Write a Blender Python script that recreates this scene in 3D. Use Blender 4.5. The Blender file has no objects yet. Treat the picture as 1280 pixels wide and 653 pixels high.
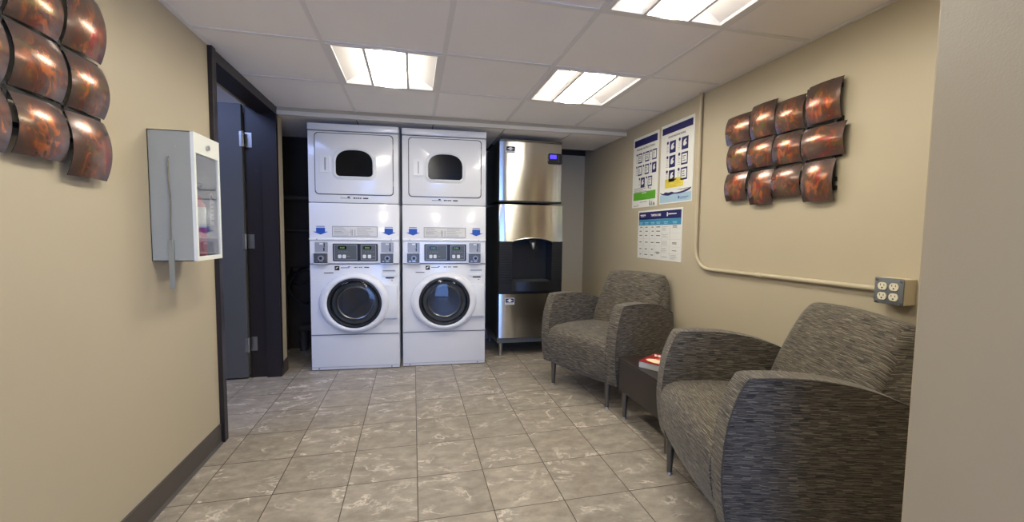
import bpy, bmesh, math, random
from mathutils import Vector, Matrix
PI = math.pi
random.seed(7)
scene = bpy.context.scene
COL = scene.collection

# ------------------------------------------------------------------ helpers
def s2l(c):
    out = []
    for v in c:
        v /= 255.0
        out.append(v / 12.92 if v <= .04045 else ((v + .055) / 1.055) ** 2.4)
    return tuple(out) + (1.0,)

def mat(name, rgb, rough=.5, metal=0.0, **kw):
    m = bpy.data.materials.new(name); m.use_nodes = True
    b = m.node_tree.nodes['Principled BSDF']
    b.inputs['Base Color'].default_value = s2l(rgb)
    b.inputs['Roughness'].default_value = rough
    b.inputs['Metallic'].default_value = metal
    for k, v in kw.items():
        b.inputs[k].default_value = v
    return m

def nd(m, t, **kw):
    n = m.node_tree.nodes.new(t)
    for k, v in kw.items():
        setattr(n, k, v)
    return n

def lk(m, a, b):
    m.node_tree.links.new(a, b)

def ramp(m, stops):
    r = nd(m, 'ShaderNodeValToRGB')
    el = r.color_ramp.elements
    while len(el) < len(stops):
        el.new(.5)
    for e, (p, c) in zip(el, stops):
        e.position = p; e.color = c
    return r

def noisy(name, rgb, rough=.6, amt=.06, scale=3.0, bump=0.0, bscale=200.0, metal=0.0):
    """flat paint with slight mottling and optional fine bump"""
    m = mat(name, rgb, rough, metal)
    b = m.node_tree.nodes['Principled BSDF']
    tc = nd(m, 'ShaderNodeTexCoord')
    n = nd(m, 'ShaderNodeTexNoise'); n.inputs['Scale'].default_value = scale; n.inputs['Detail'].default_value = 4
    lk(m, tc.outputs['Object'], n.inputs['Vector'])
    c = s2l(rgb)
    lo = tuple(v * (1 - amt) for v in c[:3]) + (1,); hi = tuple(min(1, v * (1 + amt)) for v in c[:3]) + (1,)
    r = ramp(m, [(.3, lo), (.7, hi)])
    lk(m, n.outputs['Fac'], r.inputs['Fac']); lk(m, r.outputs['Color'], b.inputs['Base Color'])
    if bump:
        n2 = nd(m, 'ShaderNodeTexNoise'); n2.inputs['Scale'].default_value = bscale
        lk(m, tc.outputs['Object'], n2.inputs['Vector'])
        bp = nd(m, 'ShaderNodeBump'); bp.inputs['Strength'].default_value = bump; bp.inputs['Distance'].default_value = .002
        lk(m, n2.outputs['Fac'], bp.inputs['Height']); lk(m, bp.outputs['Normal'], b.inputs['Normal'])
    return m

def obj(name, bm, m, parent=None, smooth=False, uv=True):
    me = bpy.data.meshes.new(name)
    bmesh.ops.recalc_face_normals(bm, faces=bm.faces)
    bm.to_mesh(me); bm.free()
    if m is not None:
        for mm in (m if isinstance(m, (list, tuple)) else [m]):
            me.materials.append(mm)
    if smooth:
        for p in me.polygons: p.use_smooth = True
        try: me.set_sharp_from_angle(angle=math.radians(smooth if smooth is not True else 35))
        except Exception: pass
    o = bpy.data.objects.new(name, me); COL.objects.link(o)
    if parent is not None: o.parent = parent
    return o

def thing(name, label, cat, loc=(0, 0, 0), rotz=0.0, group=None):
    o = bpy.data.objects.new(name, None); COL.objects.link(o)
    o.empty_display_size = .1
    o.location = loc; o.rotation_euler = (0, 0, rotz)
    o['label'] = label; o['category'] = cat
    if group: o['group'] = group
    return o

def tag(o, label, cat, group=None):
    o['label'] = label; o['category'] = cat
    if group: o['group'] = group
    return o

def struct(name, bm, m, parent=None, smooth=False):
    o = obj(name, bm, m, parent, smooth)
    if parent is None: o['kind'] = 'structure'
    return o

def copy_tree(o, parent=None):
    kids = [c for c in KIDS.get(o.name, [])] or list(o.children)
    c = o.copy(); COL.objects.link(c)
    if parent is not None: c.parent = parent
    for k in kids: copy_tree(k, c)
    return c
KIDS = {}

def B(): return bmesh.new()

def box(bm, x0, x1, y0, y1, z0, z1, bev=0.0, seg=2, mi=0):
    x0, x1 = sorted((x0, x1)); y0, y1 = sorted((y0, y1)); z0, z1 = sorted((z0, z1))
    vs = [bm.verts.new((x, y, z)) for x in (x0, x1) for y in (y0, y1) for z in (z0, z1)]
    fs = []
    for q in ((0, 1, 3, 2), (4, 6, 7, 5), (0, 4, 5, 1), (2, 3, 7, 6), (0, 2, 6, 4), (1, 5, 7, 3)):
        f = bm.faces.new([vs[i] for i in q]); f.material_index = mi; fs.append(f)
    if bev:
        es = list({e for f in fs for e in f.edges})
        r = bmesh.ops.bevel(bm, geom=es, offset=bev, segments=seg, affect='EDGES', profile=.5)
        for f in r['faces']: f.material_index = mi
    return bm

def prism(bm, pts, axis, a, b, mi=0, bev=0.0, seg=2):
    """extrude closed 2D polygon along axis from a to b. axis 0: pts=(y,z); 1: pts=(x,z); 2: pts=(x,y)"""
    def P(p, v):
        return (v, p[0], p[1]) if axis == 0 else ((p[0], v, p[1]) if axis == 1 else (p[0], p[1], v))
    A = [bm.verts.new(P(p, a)) for p in pts]; Bv = [bm.verts.new(P(p, b)) for p in pts]
    n = len(pts)
    f1 = bm.faces.new(A); f2 = bm.faces.new(Bv[::-1]); f1.material_index = f2.material_index = mi
    for i in range(n):
        f = bm.faces.new((A[i], Bv[i], Bv[(i + 1) % n], A[(i + 1) % n])); f.material_index = mi
    if bev:
        es = list(set(f1.edges) | set(f2.edges))
        bmesh.ops.bevel(bm, geom=es, offset=bev, segments=seg, affect='EDGES', profile=.5)
    return bm

def rrect(x0, x1, z0, z1, r, n=5):
    pts = []
    for cx, cz, a0 in ((x1 - r, z1 - r, 0), (x0 + r, z1 - r, 90), (x0 + r, z0 + r, 180), (x1 - r, z0 + r, 270)):
        for k in range(n + 1):
            a = math.radians(a0 + 90 * k / n); pts.append((cx + r * math.cos(a), cz + r * math.sin(a)))
    return pts

def oval(cx, cz, rx, rz, n=48):
    return [(cx + rx * math.cos(2 * PI * k / n), cz + rz * math.sin(2 * PI * k / n)) for k in range(n)]

def loops(bm, rings, close=False, cap0=False, cap1=False, mi=0):
    """rings: list of equal-length lists of 3D points, joined in order"""
    vr = [[bm.verts.new(p) for p in r] for r in rings]
    n = len(vr[0])
    for a, b in zip(vr[:-1], vr[1:]):
        for i in range(n):
            f = bm.faces.new((a[i], a[(i + 1) % n], b[(i + 1) % n], b[i])); f.material_index = mi
    if cap0: bm.faces.new(vr[0]).material_index = mi
    if cap1: bm.faces.new(vr[-1][::-1]).material_index = mi
    return bm

def tube(bm, pts, r, n=10, cap=True, mi=0):
    pts = [Vector(p) for p in pts]
    rr = r if isinstance(r, (list, tuple)) else [r] * len(pts)
    rings = []; up = None
    for i, p in enumerate(pts):
        d = (pts[min(i + 1, len(pts) - 1)] - pts[max(i - 1, 0)]).normalized()
        if up is None:
            up = Vector((0, 0, 1)) if abs(d.z) < .9 else Vector((1, 0, 0))
        s = d.cross(up).normalized(); up = s.cross(d).normalized()
        rings.append([p + (s * math.cos(2 * PI * k / n) + up * math.sin(2 * PI * k / n)) * rr[i] for k in range(n)])
    return loops(bm, rings, cap0=cap, cap1=cap, mi=mi)

def frame_ring(bm, outer, inner, y0, y1, mi=0):
    """ring plate between two outlines in xz, from front y0 to back y1"""
    return loops(bm, [[(x, y1, z) for x, z in outer], [(x, y0, z) for x, z in outer],
                      [(x, y0, z) for x, z in inner], [(x, y1, z) for x, z in inner]], mi=mi)

def text_into(bm, s, size, x, y, z, align='LEFT', width=None, mi=0, flat=None, bold=.0):
    """letters in the xz plane facing -y"""
    cu = bpy.data.curves.new('letters', 'FONT'); cu.body = s; cu.size = size; cu.align_x = align
    cu.extrude = .0003; cu.offset = bold
    o = bpy.data.objects.new('letters', cu); COL.objects.link(o)
    dg = bpy.context.evaluated_depsgraph_get(); dg.update()
    me = bpy.data.meshes.new_from_object(o.evaluated_get(dg))
    bpy.data.objects.remove(o)
    sx = 1.0
    if width:
        w = max(v.co.x for v in me.vertices) - min(v.co.x for v in me.vertices); sx = width / max(w, 1e-6)
    if flat is None:
        me.transform(Matrix.Translation((x, y, z)) @ Matrix.Rotation(PI / 2, 4, 'X') @ Matrix.Diagonal((sx, 1, 1, 1)))
    else:
        me.transform(flat @ Matrix.Diagonal((sx, 1, 1, 1)))
    n0 = len(bm.faces); bm.from_mesh(me); bm.faces.ensure_lookup_table()
    for f in bm.faces[n0:]: f.material_index = mi
    bpy.data.meshes.remove(me); bpy.data.curves.remove(cu)
    return bm

def box_uv(o):
    me = o.data; uv = me.uv_layers.new(name='cloth') if not me.uv_layers else me.uv_layers[0]
    for p in me.polygons:
        n = p.normal
        side = abs(n.x) > .75
        for li in p.loop_indices:
            c = me.vertices[me.loops[li].vertex_index].co
            uv.data[li].uv = (c.y + 3, c.z) if side else (c.x, c.z + c.y + 1.0)

# ------------------------------------------------------------------ materials
WALL = noisy('wall_paint', (190, 178, 152), .5, .025, 1.5, .12, 260)
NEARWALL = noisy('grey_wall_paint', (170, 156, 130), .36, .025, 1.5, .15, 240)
CEIL = noisy('ceiling_tile', (252, 246, 240), .85, .012, 4, .1, 300)
TBAR = mat('ceiling_grid_white', (238, 233, 227), .7)
DARKROOM = noisy('recess_shade_brown', (52, 44, 37), .8, .2, 4)  # deep shade of recess and plenum put into the wall colour
TRIMW = mat('white_trim', (225, 218, 204), .5)
BASE = mat('vinyl_base', (82, 76, 70), .45)
DOORFRAME = mat('door_frame_paint', (36, 30, 31), .35)
DOORLEAF = noisy('door_leaf_paint', (88, 90, 92), .4, .03, 2)
CHROME = mat('brushed_nickel', (190, 190, 188), .28, 1.0)
WHITE = mat('white_enamel', (232, 233, 236), .22, 0, **{'Coat Weight': .3})
WHITEP = mat('white_plastic', (226, 228, 230), .35)
SEAM = mat('dark_seam', (70, 70, 74), .6)
BLACK = mat('black_gloss', (8, 8, 10), .16, 0, **{'Specular IOR Level': .3})
BLACKP = mat('black_plastic', (26, 27, 28), .38)
DKGREY = mat('dark_grey_plastic', (88, 92, 92), .4)
GREYP = mat('grey_metal_plate', (160, 162, 168), .4, .2)
BLUE = mat('blue_ink', (36, 84, 178), .5)
NAVY = mat('navy_ink', (24, 24, 92), .5)
TEAL = mat('teal_ink', (62, 142, 180), .5)
INK = mat('dark_ink', (45, 45, 52), .6)
GINK = mat('grey_ink', (120, 120, 126), .6)
PAPER = mat('white_sign_board', (232, 232, 226), .4)
GREEN = mat('green_ink', (92, 168, 44), .5)
YELLOW = mat('yellow_ink', (232, 212, 84), .5)
PALEBLUE = mat('pale_blue_ink', (170, 200, 216), .5)
RED = mat('red_ink', (150, 30, 34), .35)
REDM = mat('red_paint', (190, 28, 24), .25)
ORANGE = mat('orange_ink', (222, 98, 60), .4)
CREAM = mat('cream_ink', (244, 226, 190), .4)
IVORY = mat('ivory_plastic', (232, 226, 200), .35)
ESPRESSO = noisy('espresso_laminate', (46, 38, 36), .35, .08, 6)
CONDUIT = mat('painted_conduit', (196, 184, 156), .45)
LEGM = mat('leg_grey_metal', (110, 108, 104), .32, .8)
PIPEM = mat('utility_pipe', (78, 70, 62), .5, .2)
TRANSLUCENT = mat('clear_glass', (235, 240, 242), .03, 0, **{'Transmission Weight': 1.0, 'IOR': 1.45})
TINT = mat('tinted_door_glass', (120, 126, 132), .03, 0, **{'Transmission Weight': 1.0, 'IOR': 1.45})

def emis(name, rgb, st):
    m = mat(name, rgb, .5)
    b = m.node_tree.nodes['Principled BSDF']
    b.inputs['Emission Color'].default_value = s2l(rgb); b.inputs['Emission Strength'].default_value = st
    return m
LAMP = emis('lamp_diffuser', (255, 248, 231), 13.5)
DISP = emis('green_display_lit', (110, 150, 60), .1)
BLUESCR = emis('blue_screen_lit', (66, 52, 232), 1.0)

# brushed stainless steel
def steel():
    m = mat('brushed_stainless', (212, 210, 204), .27, 1.0)
    b = m.node_tree.nodes['Principled BSDF']
    b.inputs['Anisotropic'].default_value = .92
    tc = nd(m, 'ShaderNodeTexCoord'); mp = nd(m, 'ShaderNodeMapping'); mp.inputs['Scale'].default_value = (3, 3, 500)
    n = nd(m, 'ShaderNodeTexNoise'); n.inputs['Scale'].default_value = 1
    lk(m, tc.outputs['Object'], mp.inputs['Vector']); lk(m, mp.outputs['Vector'], n.inputs['Vector'])
    mr = nd(m, 'ShaderNodeMapRange'); mr.inputs['To Min'].default_value = .17; mr.inputs['To Max'].default_value = .21
    lk(m, n.outputs['Fac'], mr.inputs['Value']); lk(m, mr.outputs['Result'], b.inputs['Roughness'])
    tg = nd(m, 'ShaderNodeTangent'); tg.direction_type = 'RADIAL'; tg.axis = 'Z'
    lk(m, tg.outputs['Tangent'], b.inputs['Tangent'])
    b.inputs['Anisotropic Rotation'].default_value = .25
    return m
STEEL = steel()

TX0, TY0, TS = .0159, 1.6382, .31
def floor_mat():
    m = mat('stone_floor_tile', (160, 148, 136), .34)
    b = m.node_tree.nodes['Principled BSDF']
    tc = nd(m, 'ShaderNodeTexCoord')
    mp = nd(m, 'ShaderNodeMapping'); mp.inputs['Location'].default_value = (-TX0 + 31 * TS, -TY0 + 31 * TS, 0)
    lk(m, tc.outputs['Object'], mp.inputs['Vector'])
    br = nd(m, 'ShaderNodeTexBrick'); br.offset = 0; br.squash = 1
    br.inputs['Scale'].default_value = 1; br.inputs['Brick Width'].default_value = TS; br.inputs['Row Height'].default_value = TS
    br.inputs['Mortar Size'].default_value = .0024; br.inputs['Mortar Smooth'].default_value = .4
    br.inputs['Color1'].default_value = (0, 0, 0, 1); br.inputs['Color2'].default_value = (1, 1, 1, 1)
    br.inputs['Bias'].default_value = 0
    lk(m, mp.outputs['Vector'], br.inputs['Vector'])
    # a different patch of stone on every tile: shift the texture by the tile's own random value
    sc = nd(m, 'ShaderNodeVectorMath', operation='SCALE'); sc.inputs['Scale'].default_value = 17.0
    lk(m, br.outputs['Color'], sc.inputs[0])
    ad = nd(m, 'ShaderNodeVectorMath', operation='ADD')
    lk(m, tc.outputs['Object'], ad.inputs[0]); lk(m, sc.outputs['Vector'], ad.inputs[1])
    wn = nd(m, 'ShaderNodeTexNoise'); wn.inputs['Scale'].default_value = 9; wn.inputs['Detail'].default_value = 5
    lk(m, ad.outputs['Vector'], wn.inputs['Vector'])
    n1 = nd(m, 'ShaderNodeTexNoise'); n1.inputs['Scale'].default_value = 15; n1.inputs['Detail'].default_value = 10; n1.inputs['Roughness'].default_value = .72
    n1.inputs['Distortion'].default_value = .15
    mp2 = nd(m, 'ShaderNodeMapping'); mp2.inputs['Scale'].default_value = (.7, 1.25, 1); mp2.inputs['Rotation'].default_value = (0, 0, .5)
    lk(m, ad.outputs['Vector'], mp2.inputs['Vector']); lk(m, mp2.outputs['Vector'], n1.inputs['Vector'])
    r1 = ramp(m, [(.3, s2l((134, 124, 110))), (.48, s2l((156, 146, 131))), (.66, s2l((176, 166, 151)))])
    lk(m, n1.outputs['Fac'], r1.inputs['Fac'])
    # pale veins: thin contours of a distorted noise
    n2 = nd(m, 'ShaderNodeTexNoise'); n2.inputs['Scale'].default_value = 3.6; n2.inputs['Detail'].default_value = 8; n2.inputs['Roughness'].default_value = .62; n2.inputs['Distortion'].default_value = .5
    lk(m, mp2.outputs['Vector'], n2.inputs['Vector'])
    s = nd(m, 'ShaderNodeMath', operation='SUBTRACT'); s.inputs[1].default_value = .5; lk(m, n2.outputs['Fac'], s.inputs[0])
    a = nd(m, 'ShaderNodeMath', operation='ABSOLUTE'); lk(m, s.outputs[0], a.inputs[0])
    r2 = ramp(m, [(.0, (.9, .9, .9, 1)), (.006, (.55, .55, .55, 1)), (.018, (0, 0, 0, 1))]); lk(m, a.outputs[0], r2.inputs['Fac'])
    r3 = ramp(m, [(.42, (0, 0, 0, 1)), (.6, (1, 1, 1, 1))]); lk(m, wn.outputs['Fac'], r3.inputs['Fac'])
    mu = nd(m, 'ShaderNodeMath', operation='MULTIPLY'); lk(m, r2.outputs['Color'], mu.inputs[0]); lk(m, r3.outputs['Color'], mu.inputs[1])
    mx = nd(m, 'ShaderNodeMix', data_type='RGBA'); lk(m, mu.outputs[0], mx.inputs['Factor'])
    lk(m, r1.outputs['Color'], mx.inputs['A']); mx.inputs['B'].default_value = s2l((226, 216, 202))
    # tile-to-tile value shift
    hs = nd(m, 'ShaderNodeMix', data_type='RGBA', blend_type='MULTIPLY'); hs.inputs['Factor'].default_value = 1
    r4 = ramp(m, [(0, (.9, .9, .9, 1)), (1, (1.0, 1.0, 1.0, 1))]); lk(m, br.outputs['Color'], r4.inputs['Fac'])
    lk(m, mx.outputs['Result'], hs.inputs['A']); lk(m, r4.outputs['Color'], hs.inputs['B'])
    mg = nd(m, 'ShaderNodeMix', data_type='RGBA'); lk(m, br.outputs['Fac'], mg.inputs['Factor'])
    lk(m, hs.outputs['Result'], mg.inputs['A']); mg.inputs['B'].default_value = s2l((66, 54, 44))
    lk(m, mg.outputs['Result'], b.inputs['Base Color'])
    rr = nd(m, 'ShaderNodeMapRange'); rr.inputs['To Min'].default_value = .3; rr.inputs['To Max'].default_value = .48
    lk(m, n1.outputs['Fac'], rr.inputs['Value']); lk(m, rr.outputs['Result'], b.inputs['Roughness'])
    iv = nd(m, 'ShaderNodeMath', operation='SUBTRACT'); iv.inputs[0].default_value = 1; lk(m, br.outputs['Fac'], iv.inputs[1])
    bp = nd(m, 'ShaderNodeBump'); bp.inputs['Strength'].default_value = .5; bp.inputs['Distance'].default_value = .002
    lk(m, iv.outputs[0], bp.inputs['Height']); lk(m, bp.outputs['Normal'], b.inputs['Normal'])
    return m
FLOOR = floor_mat()

def fabric_mat():
    m = mat('streaked_upholstery', (110, 103, 92), .85, 0, **{'Sheen Weight': .15})
    b = m.node_tree.nodes['Principled BSDF']
    uv = nd(m, 'ShaderNodeUVMap')
    sep = nd(m, 'ShaderNodeSeparateXYZ'); lk(m, uv.outputs['UV'], sep.inputs[0])
    def mth(op, a, b_=None, c=None):
        n = nd(m, 'ShaderNodeMath', operation=op)
        for i, v in enumerate((a, b_, c)):
            if v is None: continue
            if isinstance(v, (int, float)): n.inputs[i].default_value = v
            else: lk(m, v, n.inputs[i])
        return n.outputs[0]
    # staggered columns of short wavy horizontal dashes
    nz = nd(m, 'ShaderNodeTexNoise'); nz.inputs['Scale'].default_value = 26; nz.inputs['Detail'].default_value = 2
    lk(m, uv.outputs['UV'], nz.inputs['Vector'])
    wob = mth('MULTIPLY', mth('SUBTRACT', nz.outputs['Fac'], .5), .007)
    v = mth('ADD', sep.outputs['Y'], wob)
    jog = nd(m, 'ShaderNodeTexNoise', noise_dimensions='1D'); jog.inputs['Scale'].default_value = 55; jog.inputs['Detail'].default_value = 0
    lk(m, v, jog.inputs['W'])
    col = mth('FLOOR', mth('ADD', mth('MULTIPLY', sep.outputs['X'], 34.0), mth('MULTIPLY', jog.outputs['Fac'], 1.6)))
    cb = nd(m, 'ShaderNodeCombineXYZ'); lk(m, mth('MULTIPLY', col, 3.37), cb.inputs[0]); lk(m, mth('MULTIPLY', v, 250.0), cb.inputs[1])
    n1 = nd(m, 'ShaderNodeTexNoise'); n1.inputs['Scale'].default_value = 1; n1.inputs['Detail'].default_value = 1; lk(m, cb.outputs[0], n1.inputs['Vector'])
    cb2 = nd(m, 'ShaderNodeCombineXYZ'); lk(m, mth('MULTIPLY', sep.outputs['X'], 14.0), cb2.inputs[0]); lk(m, mth('MULTIPLY', v, 260.0), cb2.inputs[1])
    n2 = nd(m, 'ShaderNodeTexNoise'); n2.inputs['Scale'].default_value = 1; n2.inputs['Detail'].default_value = 2; lk(m, cb2.outputs[0], n2.inputs['Vector'])
    fac = mth('ADD', mth('MULTIPLY', n1.outputs['Fac'], .68), mth('MULTIPLY', n2.outputs['Fac'], .32))
    r = ramp(m, [(.36, s2l((40, 36, 32))), (.46, s2l((70, 64, 55))), (.55, s2l((100, 92, 78))), (.66, s2l((138, 129, 111)))])
    lk(m, fac, r.inputs['Fac']); lk(m, r.outputs['Color'], b.inputs['Base Color'])
    bp = nd(m, 'ShaderNodeBump'); bp.inputs['Strength'].default_value = .3; bp.inputs['Distance'].default_value = .0015
    lk(m, fac, bp.inputs['Height']); lk(m, bp.outputs['Normal'], b.inputs['Normal'])
    return m
FABRIC = fabric_mat()
PIPING = mat('dark_piping', (74, 68, 61), .8)

def art_mat():
    """lacquered metal plates: brown ground with brushed red, orange and olive clouds, differing from plate to plate"""
    m = mat('painted_copper', (110, 70, 50), .26, .6, **{'Coat Weight': .5, 'Coat Roughness': .15})
    b = m.node_tree.nodes['Principled BSDF']
    uv = nd(m, 'ShaderNodeUVMap'); oi = nd(m, 'ShaderNodeObjectInfo')
    cb = nd(m, 'ShaderNodeCombineXYZ')
    for i in range(3): lk(m, oi.outputs['Random'], cb.inputs[i])
    def noise(mul, scale, dist, sx=1, sy=1, rot=0, det=4):
        off = nd(m, 'ShaderNodeVectorMath', operation='MULTIPLY_ADD'); off.inputs[1].default_value = mul
        lk(m, cb.outputs[0], off.inputs[0])
        mp = nd(m, 'ShaderNodeMapping'); mp.inputs['Scale'].default_value = (sx, sy, 1); mp.inputs['Rotation'].default_value = (0, 0, rot)
        lk(m, uv.outputs['UV'], mp.inputs['Vector']); lk(m, mp.outputs['Vector'], off.inputs[2])
        n = nd(m, 'ShaderNodeTexNoise'); n.inputs['Scale'].default_value = scale; n.inputs['Detail'].default_value = det; n.inputs['Distortion'].default_value = dist
        lk(m, off.outputs['Vector'], n.inputs['Vector'])
        return n
    def layer(prev, n, lo, hi, rgb):
        r = ramp(m, [(lo, (0, 0, 0, 1)), (hi, (1, 1, 1, 1))]); lk(m, n.outputs['Fac'], r.inputs['Fac'])
        mx = nd(m, 'ShaderNodeMix', data_type='RGBA'); lk(m, r.outputs['Color'], mx.inputs['Factor'])
        if isinstance(prev, tuple): mx.inputs['A'].default_value = prev
        else: lk(m, prev, mx.inputs['A'])
        mx.inputs['B'].default_value = s2l(rgb)
        return mx.outputs['Result']
    c = layer(s2l((116, 88, 74)), noise((40, 23, 11), 2.0, .6), .42, .66, (134, 92, 62))
    c = layer(c, noise((13, 31, 7), 2.2, 1.2, 1.3, .8, .5), .52, .68, (168, 60, 52))
    c = layer(c, noise((71, 17, 5), 3.0, 1.8, 1.4, .7, -.4, 6), .50, .66, (214, 120, 62))
    c = layer(c, noise((9, 47, 3), 2.4, 1.0, .8, 1.3, .2), .56, .7, (132, 116, 62))
    mp = nd(m, 'ShaderNodeVectorMath', operation='DISTANCE'); mp.inputs[1].default_value = (.5, .42, 0)
    lk(m, uv.outputs['UV'], mp.inputs[0])
    n2 = noise((5, 5, 5), 3, 0)
    ad = nd(m, 'ShaderNodeMath', operation='MULTIPLY_ADD'); ad.inputs[1].default_value = .5; lk(m, n2.outputs['Fac'], ad.inputs[0]); lk(m, mp.outputs['Value'], ad.inputs[2])
    r2 = ramp(m, [(.5, (0, 0, 0, 1)), (.82, (1, 1, 1, 1))]); lk(m, ad.outputs[0], r2.inputs['Fac'])
    mx = nd(m, 'ShaderNodeMix', data_type='RGBA'); lk(m, r2.outputs['Color'], mx.inputs['Factor'])
    lk(m, c, mx.inputs['A']); mx.inputs['B'].default_value = s2l((104, 86, 80))
    lk(m, mx.outputs['Result'], b.inputs['Base Color'])
    return m
ART = art_mat()
IRON_SHADE = mat('black_iron_gap_shade', (14, 12, 12), .55, .2)  # black of the frame; on plate edges it paints the shadowed gaps

# ------------------------------------------------------------------ room shell
LX, RX = -1.02, 1.89            # faces of the left and right walls
CZ = 2.104                      # ceiling height
YB = 4.46                       # back wall of the alcove
YR = -2.3                       # wall behind the photographer
FY = 3.555                      # soffit line
def fy(x): return 3.60 + (x + 1.02) * (3.515 - 3.60) / 2.91

bm = B(); box(bm, -3.2, 2.2, YR - .2, 4.8, -.1, 0); struct('floor', bm, FLOOR)

# left wall: near piece, piece past the door, head over the door
bm = B()
box(bm, LX - .22, LX, YR, 2.50, 0, 2.4)
box(bm, LX - .22, LX, 3.612, 3.745, 0, 2.4)
box(bm, LX - .22, LX, 2.50, 3.612, 2.10, 2.4)
struct('wall_left', bm, WALL)
bm = B(); box(bm, RX, RX + .15, YR, YB, 0, 2.4); struct('wall_right', bm, WALL)
bm = B(); box(bm, -1.35, RX + .15, YB, YB + .12, 0, 2.4); struct('wall_back', bm, WALL)
# near wall end on the right of the frame
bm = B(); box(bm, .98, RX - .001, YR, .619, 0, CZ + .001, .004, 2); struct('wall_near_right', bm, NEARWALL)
# wall behind the photographer with a glazed entrance that lets daylight in
bm = B()
box(bm, LX - .22, -.85, YR - .15, YR, 0, 2.4); box(bm, .35, .98, YR - .15, YR, 0, 2.4); box(bm, -.85, .35, YR - .15, YR, 2.03, 2.4)
struct('wall_rear', bm, TRIMW)
# utility recess left of the machines, its shade put into dark walls
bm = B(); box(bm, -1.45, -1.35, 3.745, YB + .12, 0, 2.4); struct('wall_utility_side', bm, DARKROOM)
bm = B(); box(bm, -1.35, -.70, YB - .02, YB - .001, 0, 2.4); struct('wall_utility_back', bm, DARKROOM)  # dark sheet over the back wall, in place of shade
# side room behind the open door
bm = B()
box(bm, -3.2, -3.1, .9, 3.9, 0, 2.5); box(bm, -3.1, LX - .22, .8, .9, 0, 2.5); box(bm, -3.1, LX - .221, 3.66, 3.74, 0, 2.5)
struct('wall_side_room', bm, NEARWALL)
bm = B(); box(bm, -3.2, LX - .221, .8, 3.9, 2.5, 2.56); struct('ceiling_side_room', bm, CEIL)

# main ceiling: tiles set between bars, three cells left open for the troffers
GX, GY, GS = -.4419, 1.7090, .61
FIX = [(0, 1), (2, 1), (2, -1), (0, -1), (0, -3)]
bm = B()
for i in range(-1, 4):
    for j in range(-7, 3):
        if (i, j) in FIX: continue
        x0 = max(GX + i * GS, LX); x1 = min(GX + (i + 1) * GS, RX)
        y0 = max(GY + j * GS, YR); y1 = GY + (j + 1) * GS
        if x1 - x0 < .02: continue
        box(bm, x0 + .0005, x1 - .0005, y0 + .0005, y1 - .0005, CZ + .002, CZ + .02)
# strip between last bar and soffit
box(bm, LX, RX, GY + 3 * GS, 3.62, CZ + .002, CZ + .02)
struct('ceiling', bm, CEIL)
bm = B()
for i in range(0, 4):
    x = GX + i * GS; box(bm, x - .012, x + .012, YR, fy(x), CZ - .002, CZ + .004)
for j in range(-6, 3):
    y = GY + j * GS; box(bm, LX, RX, y - .012, y + .012, CZ - .0018, CZ + .0038)
box(bm, LX, LX + .018, YR, 2.5, CZ - .006, CZ, 0); box(bm, RX - .018, RX, YR, 3.5, CZ - .004, CZ, 0)
struct('trim_1', bm, TBAR)
bm = B(); box(bm, LX - .22, RX + .15, YR - .15, 3.62, 2.4, 2.45); struct('ceiling_slab', bm, CEIL)
# soffit edge and the lower ceiling over the machines
LZ = 2.052
bm = B(); prism(bm, [(LX, fy(LX)), (RX, fy(RX)), (RX, fy(RX) + .03), (LX, fy(LX) + .03)], 2, CZ - .026, CZ + .3)
struct('trim_2', bm, WALL)
bm = B(); prism(bm, [(LX, fy(LX) - .006), (RX, fy(RX) - .006), (RX, fy(RX) + .03), (LX, fy(LX) + .03)], 2, LZ - .004, CZ - .026)
struct('trim_3', bm, TRIMW)
bm = B()
xs = [-1.45, -.4419, .1681, .7781, 1.3881, RX]
for x0, x1 in zip(xs[:-1], xs[1:]):
    yend = 4.24 if x1 > .8 else YB
    prism(bm, [(x0 + .004, fy(x0) + .03), (x1 - .004, fy(x1) + .03), (x1 - .004, yend), (x0 + .004, yend)], 2, LZ + .002, LZ + .015)
struct('ceiling_alcove', bm, CEIL)
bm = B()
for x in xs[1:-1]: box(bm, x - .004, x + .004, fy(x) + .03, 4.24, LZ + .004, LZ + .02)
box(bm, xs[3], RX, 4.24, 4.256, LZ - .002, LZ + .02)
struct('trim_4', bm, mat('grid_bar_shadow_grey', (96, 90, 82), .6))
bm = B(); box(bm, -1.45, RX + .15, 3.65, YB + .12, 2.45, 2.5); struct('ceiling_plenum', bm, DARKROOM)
bm = B(); box(bm, .75, RX, YB - .016, YB, 2.035, 2.4); struct('trim_5', bm, DARKROOM)  # dark strip in place of shade above the alcove ceiling

# baseboards
bm = B(); prism(bm, [(LX + .0005, 0), (LX + .016, 0), (LX + .006, .012), (LX + .006, .108), (LX + .0005, .11)], 1, YR, 2.497)
struct('baseboard_left', bm, BASE)
bm = B(); box(bm, LX, LX + .006, 3.619, 3.75, 0, .11); box(bm, LX - .22, LX + .006, 3.745, 3.75, 0, .11); struct('baseboard_left_end', bm, BASE)
bm = B(); box(bm, RX - .006, RX, .775, YB, 0, .11); struct('baseboard_right', bm, BASE)
bm = B(); box(bm, 1.36, RX - .006, YB - .006, YB, 0, .11); struct('baseboard_back', bm, BASE)

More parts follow.
